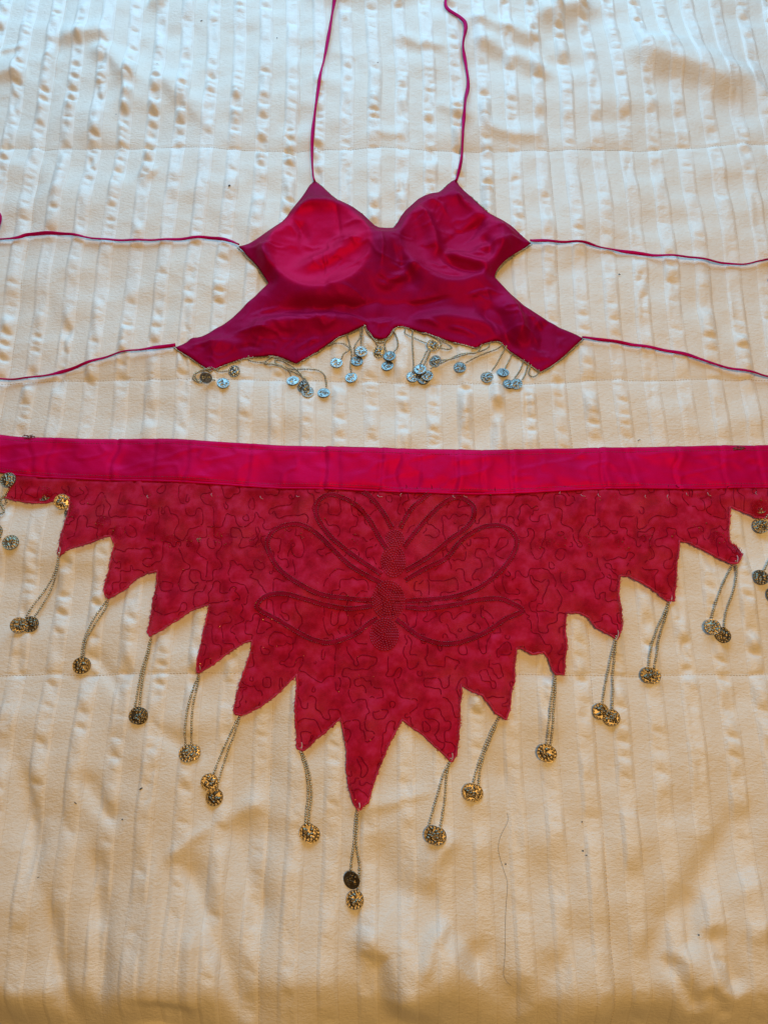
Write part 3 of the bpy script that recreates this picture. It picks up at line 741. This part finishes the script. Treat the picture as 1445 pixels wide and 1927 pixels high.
pe = pe+RNG.uniform(-.4, .4, pe.shape)*MM+np.column_stack([.7*MM*vnoise(np.arange(len(pe))/3.3, 1.5, 3), .7*MM*vnoise(np.arange(len(pe))/3.1, 7.5, 5)])
# butterfly lines (read in a window of the photograph)
bfly = lambda pts: [(450+x*.38754, 900+y*.38754) for x, y in pts]
WINGS = [bfly(p) for p in (
    [(645, 600), (540, 595), (400, 575), (290, 520), (200, 450), (152, 370), (145, 310), (180, 260), (250, 235), (320, 245), (390, 290), (480, 380), (560, 450), (690, 520)],
    [(715, 355), (680, 300), (620, 200), (540, 130), (450, 100), (390, 130), (380, 190), (410, 250), (460, 310), (560, 390), (690, 478)],
    [(645, 628), (540, 642), (430, 627), (320, 597), (230, 572), (150, 577), (98, 620), (110, 650), (200, 700), (300, 760), (380, 795), (460, 800), (560, 765), (640, 705), (672, 688)],
    [(800, 345), (850, 280), (920, 200), (1000, 130), (1070, 110), (1130, 150), (1130, 210), (1090, 260), (1020, 310), (930, 385), (810, 458)],
    [(808, 505), (900, 450), (1000, 400), (1080, 310), (1180, 250), (1270, 245), (1330, 290), (1335, 350), (1290, 430), (1220, 500), (1130, 555), (1000, 590), (808, 602)],
    [(808, 632), (900, 640), (1030, 625), (1150, 600), (1250, 595), (1320, 620), (1365, 655), (1290, 690), (1190, 755), (1080, 800), (980, 810), (880, 780), (800, 720), (765, 692)],
    [(740, 250), (690, 170), (640, 110), (605, 85)], [(782, 250), (830, 170), (890, 115), (920, 90)])]
RINGS = [(bfly([(755, 305)])[0], 42, 38, 4), (bfly([(748, 415)])[0], 56, 74, 6), (bfly([(725, 600)])[0], 76, 90, 8), (bfly([(705, 765)])[0], 66, 76, 7)]
SHOWN = [(137, 965), (198, 986), (230, 1003), (298, 1023), (326, 1022), (368, 1022), (408, 1013), (425, 1018), (484, 1018), (545, 1010), (580, 1010), (670, 1022), (745, 992), (1019, 1026), (1050, 1023), (1095, 1024), (1168, 1028), (1215, 1020), (1252, 1004), (1312, 992), (1347, 1015), (1425, 955), (85, 930)]

# squiggled thread, kept off itself and off the butterfly
occ = set()
CELL = 9
def mark(x, y): occ.add((int(x//CELL), int(y//CELL)))
def taken(x, y, own):
    c = (int(x//CELL), int(y//CELL))
    return any((c[0]+i, c[1]+j) in occ and (c[0]+i, c[1]+j) not in own for i in (-1, 0, 1) for j in (-1, 0, 1))
for wg in WINGS:
    for x, y in resample(smooth_poly(wg), 4): mark(x, y)
for (cx, cy), a, b_, n_ in RINGS:
    for k in range(40):
        mark(cx+a*.3875*math.cos(k*.157), cy+b_*.3875*math.sin(k*.157))
PANA = np.array(PAN, float)
SQ = []
gpx = np.arange(10, 1450, 3.0); gpy = np.arange(918, 1530, 3.0)
QX, QY = np.meshgrid(gpx, gpy)
FLD = vnoise(QX/16+.6*vnoise(QX/40, QY/40, 5), QY/20, 201)+.30*vnoise(QX/9, QY/10, 207)+.06
INP = inside(PANA, QX.ravel(), QY.ravel()).reshape(QX.shape)
links = {}
def cross(i, j, i2, j2):
    a, c = FLD[j, i], FLD[j2, i2]
    if (a > 0) == (c > 0): return None
    t = a/(a-c); return ((i, j, i2, j2), (gpx[i]+(gpx[i2]-gpx[i])*t, gpy[j]+(gpy[j2]-gpy[j])*t))
PT = {}
for j in range(len(gpy)-1):
    for i in range(len(gpx)-1):
        if not (INP[j, i] and INP[j+1, i+1] and INP[j, i+1] and INP[j+1, i]): continue
        for tri in (((i, j), (i+1, j), (i+1, j+1)), ((i, j), (i+1, j+1), (i, j+1))):
            hit = []
            for a, c in ((0, 1), (1, 2), (0, 2)):
                p, q = sorted((tri[a], tri[c])); h = cross(*p, *q)
                if h: hit.append(h[0]); PT[h[0]] = h[1]
            if len(hit) == 2:
                links.setdefault(hit[0], []).append(hit[1]); links.setdefault(hit[1], []).append(hit[0])
seen = set()
for st in sorted(links, key=lambda k: len(links[k])):
    if st in seen: continue
    chain = [st]; seen.add(st)
    while True:
        nx_ = [k for k in links[chain[-1]] if k not in seen]
        if not nx_: break
        chain.append(nx_[0]); seen.add(nx_[0])
    run = []
    for k in chain+[None]:
        ok = k is not None and (int(PT[k][0]//CELL), int(PT[k][1]//CELL)) not in occ and random.random() > .02
        if ok: run.append(PT[k])
        else:
            if len(run) > 7: SQ.append([tuple(p) for p in np.array(run)[::2]])
            run = []

HD = np.zeros_like(HX)                                 # how far the stitching draws the chiffon down
def draw(pts, val, wdt):
    P = resample(bedl(pts), .002)
    for x, y in P:
        i0 = int((x-hx[0])/.0025); j0 = int((y-hy[0])/.0025)
        for j in range(j0-2, j0+3):
            for i in range(i0-2, i0+3):
                if 0 <= i < len(hx) and 0 <= j < len(hy):
                    HD[j, i] = max(HD[j, i], val*math.exp(-((hx[i]-x)**2+(hy[j]-y)**2)/wdt**2))
for q in SQ: draw(q, 1.0, .0024)
for q in WINGS: draw(smooth_poly(q), -.0, .003)
def panel_z(x, y):
    z = samp(REST_BROAD, x, y)+1.5*MM
    d = poly_dist(pan, x, y)
    z += 1.4*MM*sstep(0, .008, d)
    z -= 1.5*MM*samp(HD, x, y)
    z += .55*MM*fbm(x/.03, y/.02, 3, 170)+.45*MM*fbm(x/.011, y/.009, 2, 175)
    F = lambda pts, a, wl, wr, t=.3: stroke(x, y, bedl(pts), a*MM, wl*MM, wr*MM, t)
    z += F([(20, 915), (80, 908), (150, 912)], 2.2, 4, 6)+F([(40, 938), (80, 930), (120, 932)], 1.5, 4, 4)
    z += F([(1350, 950), (1400, 945), (1450, 940)], 2.0, 4, 6)+F([(1300, 965), (1340, 945), (1370, 940)], 1.6, 3, 4)
    for a_, b_ in (((420, 930), (405, 1010)), ((480, 925), (462, 1020)), ((578, 935), (570, 985)), ((660, 935), (690, 980)), ((765, 930), (762, 960)), ((905, 935), (880, 985)), ((980, 935), (968, 1000)), ((1090, 935), (1070, 990)), ((1055, 930), (1030, 1000)), ((365, 925), (345, 990)), ((1140, 930), (1120, 985)), ((440, 1100), (420, 1190)), ((250, 930), (240, 1080)), ((1235, 950), (1215, 1010))):
        z += F([a_, ((a_[0]+b_[0])/2+3, (a_[1]+b_[1])/2), b_], 1.9, 2.2, 2.6)
    return np.maximum(z, samp(REST_FINE, x, y)+.0011)
V2, F2 = fill(pe, .0026)
PZ = panel_z(V2[:, 0], V2[:, 1])
# under the waistband the panel tucks below it
byb = np.interp(V2[:, 0], XS, yb)
PZ = np.where(V2[:, 1] > byb-.002, np.minimum(PZ, samp(REST_BROAD, V2[:, 0], V2[:, 1])+.0006), PZ)
V3 = np.column_stack([V2, PZ])
panel = mesh_obj("scarf_panel", V3, up_faces(V3, F2), M_CHIF, scarf)
solid(panel, .0004, -1)
def on_panel(P2, up): return np.column_stack([P2, panel_z(P2[:, 0], P2[:, 1])+up])
# overlocked hem and loose threads
HEM0 = bedl(PAN[:-10])
hp = resample(HEM0, .0012); hp = hp+np.column_stack([.35*MM*vnoise(np.arange(len(hp))/2.2, .5, 8), .35*MM*vnoise(np.arange(len(hp))/2.1, 3.5, 9)])
V, F = tube(on_panel(hp, .0002), 0.00072*(1+.4*RNG.uniform(-1, 1, len(hp))), None, 6)
mesh_obj("hem", V, F, M_PINKTHREAD, panel)
b = Buf()
for k in range(3200):
    i = random.randrange(2, len(hp)-2); p = hp[i]; t = hp[i+1]-hp[i-1]; a = math.atan2(t[1], t[0])+random.choice((-1, 1))*random.uniform(.3, 1.5)
    l = random.uniform(.0008, .0026); q = np.array([p, p+.5*l*np.array([math.cos(a), math.sin(a)]), p+l*np.array([math.cos(a+.4), math.sin(a+.4)])])
    b.add(*tube(np.column_stack([q, panel_z(q[:, 0], q[:, 1])*0+samp(REST_BROAD, q[:, 0], q[:, 1])+.0016+np.array([0, 0.0003, .0002])]), .00019, seg=3, caps=False))
b.build("frayed_edge", M_PINKTHREAD, panel, kind='stuff')
# embroidery
b = Buf()
for q in SQ: b.add(*tube(on_panel(resample(smooth_poly(bedl(q), 2), .0014), .0002), .00037, seg=4))
b.build("embroidery_thread", M_THREAD, panel, kind='stuff')
GL = []
for q in WINGS:
    P = resample(smooth_poly(bedl(q)), .0014)
    T = np.gradient(P, axis=0); T /= np.linalg.norm(T, axis=1)[:, None]; N = np.column_stack([-T[:, 1], T[:, 0]])
    b = Buf()
    V, F = tube(on_panel(P, .0), .0018, .0004, seg=8); b.add(V, F)
    wo = b.build("wing_outline", M_CORD, panel)
    for o_ in (-.00165, .00165):
        b2 = Buf(); beads(b2, on_panel(resample(P+N*o_, .0019), .0003), .00056, 1.5, .3)
        b2.build("bead_row", M_REDBEAD, wo)
        GL += [p for p in resample(P+N*o_, .0031) if random.random() < .28]
for (cx, cy), a, b_, n_ in RINGS:
    bb_ = Buf()
    for k in range(1, n_+1):
        f = k/n_; m = max(10, int(40*f)); ang = np.linspace(0, 2*math.pi, m+1)
        P = bed(cx+a*.3875*f*np.cos(ang), cy+b_*.3875*f*np.sin(ang)); P = resample(P, .0023)
        beads(bb_, on_panel(P, .0003+.0009*(1-f*f)), .00066, 1.7, .15)
        GL += [p for p in P if random.random() < .10]
    bb_.build("butterfly_body", M_BODYBEAD, panel)
# bright flecks set on the cloth for glints of beads and coins behind it
for q in SQ: GL += [p for p in resample(bedl(q), .004) if random.random() < .05]
for cx, cy in SHOWN:
    for k in range(15):
        a = random.uniform(0, 6.28); r = random.choice((.86, .86, random.random()))*.0062; c = bed(cx, cy)
        if random.random() < .72: GL.append(c+r*np.array([math.cos(a), math.sin(a)]))
for k in range(40):
    GL.append(bed(random.uniform(200, 1350), random.uniform(932, 950)))
for k in range(70): GL.append(bed(random.uniform(120, 1360), random.uniform(940, 1400)))
GL = np.array([p for p in GL if inside(pan, np.array([p[0]]), np.array([p[1]]))[0]])
b = Buf(); G3 = on_panel(GL, .0004)
for p in G3:
    k = random.uniform(.00018, .00036)*(1.8 if random.random() < .14 else 1)
    b.add(p+ICO_V*np.array([k*random.uniform(.8, 1.8), k, k]), ICO_F)
b.build("bead_glints", M_GLINT, panel, smooth=False, kind='stuff')
# coins sewn on the far side, showing through the sheer cloth
for cx, cy in SHOWN:
    p = bed(cx, cy); put_coin(cx, cy, .0066, panel, "warm_tint", (random.uniform(-3, 3), random.uniform(-3, 3)), z=float(panel_z(np.array([p[0]]), np.array([p[1]]))[0])-.0034)
# pale thread ends below the waistband
b = Buf()
for cx in (283, 402, 492, 560, 710, 755, 850, 870, 1050, 1088, 1120, 1207, 1250, 1285, 1325, 1415):
    c = bed(cx, 936+random.uniform(-8, 4)); a = random.uniform(-2.4, -.7); l = random.uniform(.002, .005)
    q = np.array([c, c+.5*l*np.array([math.cos(a), math.sin(a)]), c+l*np.array([math.cos(a+.5), math.sin(a+.5)])])
    b.add(*tube(on_panel(q, .0005), .0002, seg=4))
b.build("loose_thread", M_WHITETHREAD, panel, kind='stuff')

CS = .0067
TAS = [  # (tip, left strand way, left coin, right strand way, right coin)
    ((118, 1045), [(108, 1075), (85, 1110), (62, 1145), (50, 1166)], (40, 1178), [(110, 1078), (96, 1110), (78, 1142), (66, 1163)], (59, 1175), (21, -6), (3, -4)),
    ((206, 1126), [(195, 1145), (176, 1175), (161, 1210), (156, 1240)], (154, 1253), [(201, 1148), (182, 1178), (166, 1208), (161, 1238)], (156, 1252), (6, -6), (8, -5)),
    ((288, 1197), [(281, 1225), (269, 1270), (263, 1310), (259, 1333)], (263, 1347), [(284, 1227), (274, 1270), (270, 1310), (268, 1335)], (267, 1348), (2, 3), (0, 0)),
    ((378, 1266), [(370, 1292), (359, 1335), (354, 1375), (353, 1402)], (356, 1418), [(375, 1294), (368, 1335), (366, 1375), (364, 1402)], (364, 1416), (-2, 1), (5, 0)),
    ((455, 1345), [(443, 1368), (427, 1400), (413, 1432), (404, 1458)], (396, 1472), [(447, 1372), (432, 1410), (419, 1450), (409, 1485)], (404, 1500), (0, -2), (2, 1)),
    ((566, 1408), [(570, 1425), (578, 1455), (581, 1495), (577, 1530), (576, 1550)], (580, 1566), [(574, 1425), (583, 1455), (587, 1495), (583, 1530), (582, 1552)], (586, 1570), (-3, 4), (4, -5)),
    ((674, 1521), [(669, 1545), (666, 1590), (662, 1620), (660, 1640)], (662, 1655), [(673, 1545), (671, 1590), (677, 1630), (674, 1676)], (668, 1692), (-22, -20), (2, 3)),
    ((847, 1428), [(832, 1460), (822, 1495), (812, 1530), (806, 1552)], (813, 1569), [(839, 1460), (836, 1500), (831, 1535), (827, 1556)], (822, 1572), (1, -2), (3, 2)),
    ((938, 1349), [(922, 1378), (905, 1420), (895, 1450), (888, 1475)], (884, 1490), [(926, 1380), (910, 1420), (902, 1450), (899, 1478)], (892, 1492), (-2, 0), (3, -3)),
    ((1042, 1266), [(1036, 1295), (1030, 1340), (1027, 1375), (1026, 1402)], (1024, 1416), [(1041, 1296), (1037, 1340), (1035, 1375), (1033, 1402)], (1030, 1419), (-5, -2), (3, -6)),
    ((1154, 1200), [(1148, 1225), (1140, 1270), (1134, 1300), (1130, 1325)], (1128, 1339), [(1153, 1225), (1150, 1270), (1149, 1305), (1147, 1337)], (1148, 1351), (1, 0), (-2, 1)),
    ((1258, 1131), [(1245, 1160), (1228, 1200), (1219, 1230), (1217, 1257)], (1218, 1271), [(1250, 1162), (1238, 1205), (1231, 1235), (1227, 1258)], (1226, 1272), (0, 2), (-3, 3)),
    ((1377, 1060), [(1362, 1085), (1348, 1115), (1339, 1145), (1335, 1167)], (1336, 1181), [(1378, 1085), (1371, 1120), (1362, 1150), (1357, 1182)], (1357, 1196), (-4, 6), (2, 6)),
    ((1470, 1005), [(1462, 1020), (1448, 1045), (1437, 1065), (1430, 1077)], (1425, 1089), [(1475, 1025), (1466, 1060), (1460, 1090), (1452, 1110)], (1450, 1122), (-3, 10), (3, 5)),
]
for tip, a, ca, c, cb, ta, tb in TAS:
    s1 = strand([tip]+c, scarf, r=.00108, dz=.0004); put_coin(cb[0], cb[1], CS, s1, "warm_tint", tb, .0)
    s2 = strand([tip]+a, scarf, r=.00108, dz=.0006); put_coin(ca[0], ca[1], CS, s2, "warm_tint", ta, .0013)
    q = smooth_poly(bedl([(tip[0]+2, tip[1]-11), (tip[0]+3, tip[1]-5), (tip[0]+1, tip[1]+3), (tip[0]-2, tip[1]+8)]))
    bb_ = Buf(); 
    for o_ in (0, .0004): bb_.add(*tube(np.column_stack([q+(o_, 0), samp(REST_FINE, q[:, 0], q[:, 1])+.0022+o_*.4]), .0002, seg=6))
    bb_.build("knot", M_WHITETHREAD, s1)
# the knotted tassel and the loose coins at the edges
s = strand([(30, 918), (20, 932), (12, 940), (4, 946), (10, 954), (18, 948), (12, 938), (6, 950), (14, 962), (16, 970), (8, 972), (2, 964), (-6, 958)], scarf, r=.00108, dz=.001)
put_coin(23, 908, CS, s, "warm_tint", (3, 3), .003)
s = strand([(-6, 960), (-14, 985), (-6, 1000)], scarf); put_coin(-2, 1004, CS, s, "warm_tint", (25, 5), .001)
s = strand([(-10, 970), (-4, 995), (10, 1016)], scarf); put_coin(25, 1023, CS, s, "warm_tint", (2, 9), 0)
s = strand([(134, 940), (130, 943)], scarf); put_coin(121, 947, CS, s, "warm_tint", (22, -16), .0014)
s = strand([(1437, 974), (1433, 980)], scarf); put_coin(1428, 991, CS, s, "warm_tint", (-6, 8), .0008)

# ------------------------------------------------------------------ hair and lint
P = smooth_poly(bedl([(954, 1530), (955, 1545), (940, 1575), (937, 1600), (945, 1630), (953, 1655), (954, 1670), (950, 1730), (949, 1790), (947, 1830), (952, 1845), (962, 1855)]))
V, F = tube(lift(P, REST_FINE, .0003), 0.00008, seg=4)
hair = mesh_obj("hair", V, F, M_LINT); hair['label'] = "single long dark hair lying on the cream cloth below the scarf's points"; hair['category'] = "hair"
LINT = [
    (380, 41, 7.5, 2.2, .4, "slender dark lint sliver on the stripes, beside the neck tie's far end"),
    (522, 75, 3, 2.4, .2, "tiny dark lint crumb closest to the top of the thin neck tie"),
    (435, 360, 6, 4.5, 1.1, "dark oval husk on the cloth, off the halter's pointed shoulder"),
    (299, 128, 2.2, 2, 0, "pin-sized dark speck among the puckers near the oval husk"),
    (711, 126, 4, 1.6, .6, "short dark fleck on the cloth between the two neck ties"),
    (222, 222, 2.4, 2.2, 0, "small black dot on a plain stripe just above the stitched seam"),
    (1162, 522, 5, 2.6, -.7, "curled dark fleck under the side tie by the halter's cup"),
    (1202, 828, 8, 1.4, .6, "thin dark thread end just above the satin waistband"),
    (149, 1510, 7, 1.6, -.6, "thin greenish brown sliver on the foot end beside a long fold"),
    (272, 1483, 7, 3, .5, "frayed brown fluff left of the tassel with two stacked coins"),
    (76, 1650, 5, 1.3, .4, "short grey hair-like fleck in a deep fold of the cloth"),
    (235, 1541, 3, 2.6, 0, "round dark grain on a shiny pucker below the tassels"),
    (1093, 1546, 2.6, 2.4, 0, "dark dot near the vertical seam, highest of its cluster"),
    (1094, 1600, 3.4, 2.6, .3, "dark crumb beside the vertical seam, largest of its cluster"),
    (1100, 1608, 2.6, 2, .3, "dark crumb touching the larger crumb beside the vertical seam"),
    (951, 1626, 3, 2.4, .3, "dark grain right next to the long hair"),
    (1311, 1758, 3, 2.8, 0, "lone black grain between the diagonal folds at the foot end"),
]
for px, py, ln, wd, ang, lab in LINT:
    c = bed(px, py); sc = .00047/2
    V = ICO_V*np.array([ln*sc, wd*sc, wd*sc*.6]); V = V*(1+RNG.uniform(-.22, .22, (12, 1)))
    V = V@np.array([[math.cos(ang), math.sin(ang), 0], [-math.sin(ang), math.cos(ang), 0], [0, 0, 1]])
    z = float(samp(REST_FINE, c[0], c[1]))+wd*sc*.3
    o = mesh_obj("lint_speck", V, ICO_F, M_LINT); o.location = (c[0], c[1], z)
    o['label'] = lab; o['category'] = "lint"; o['group'] = "lint specks scattered on the quilt"
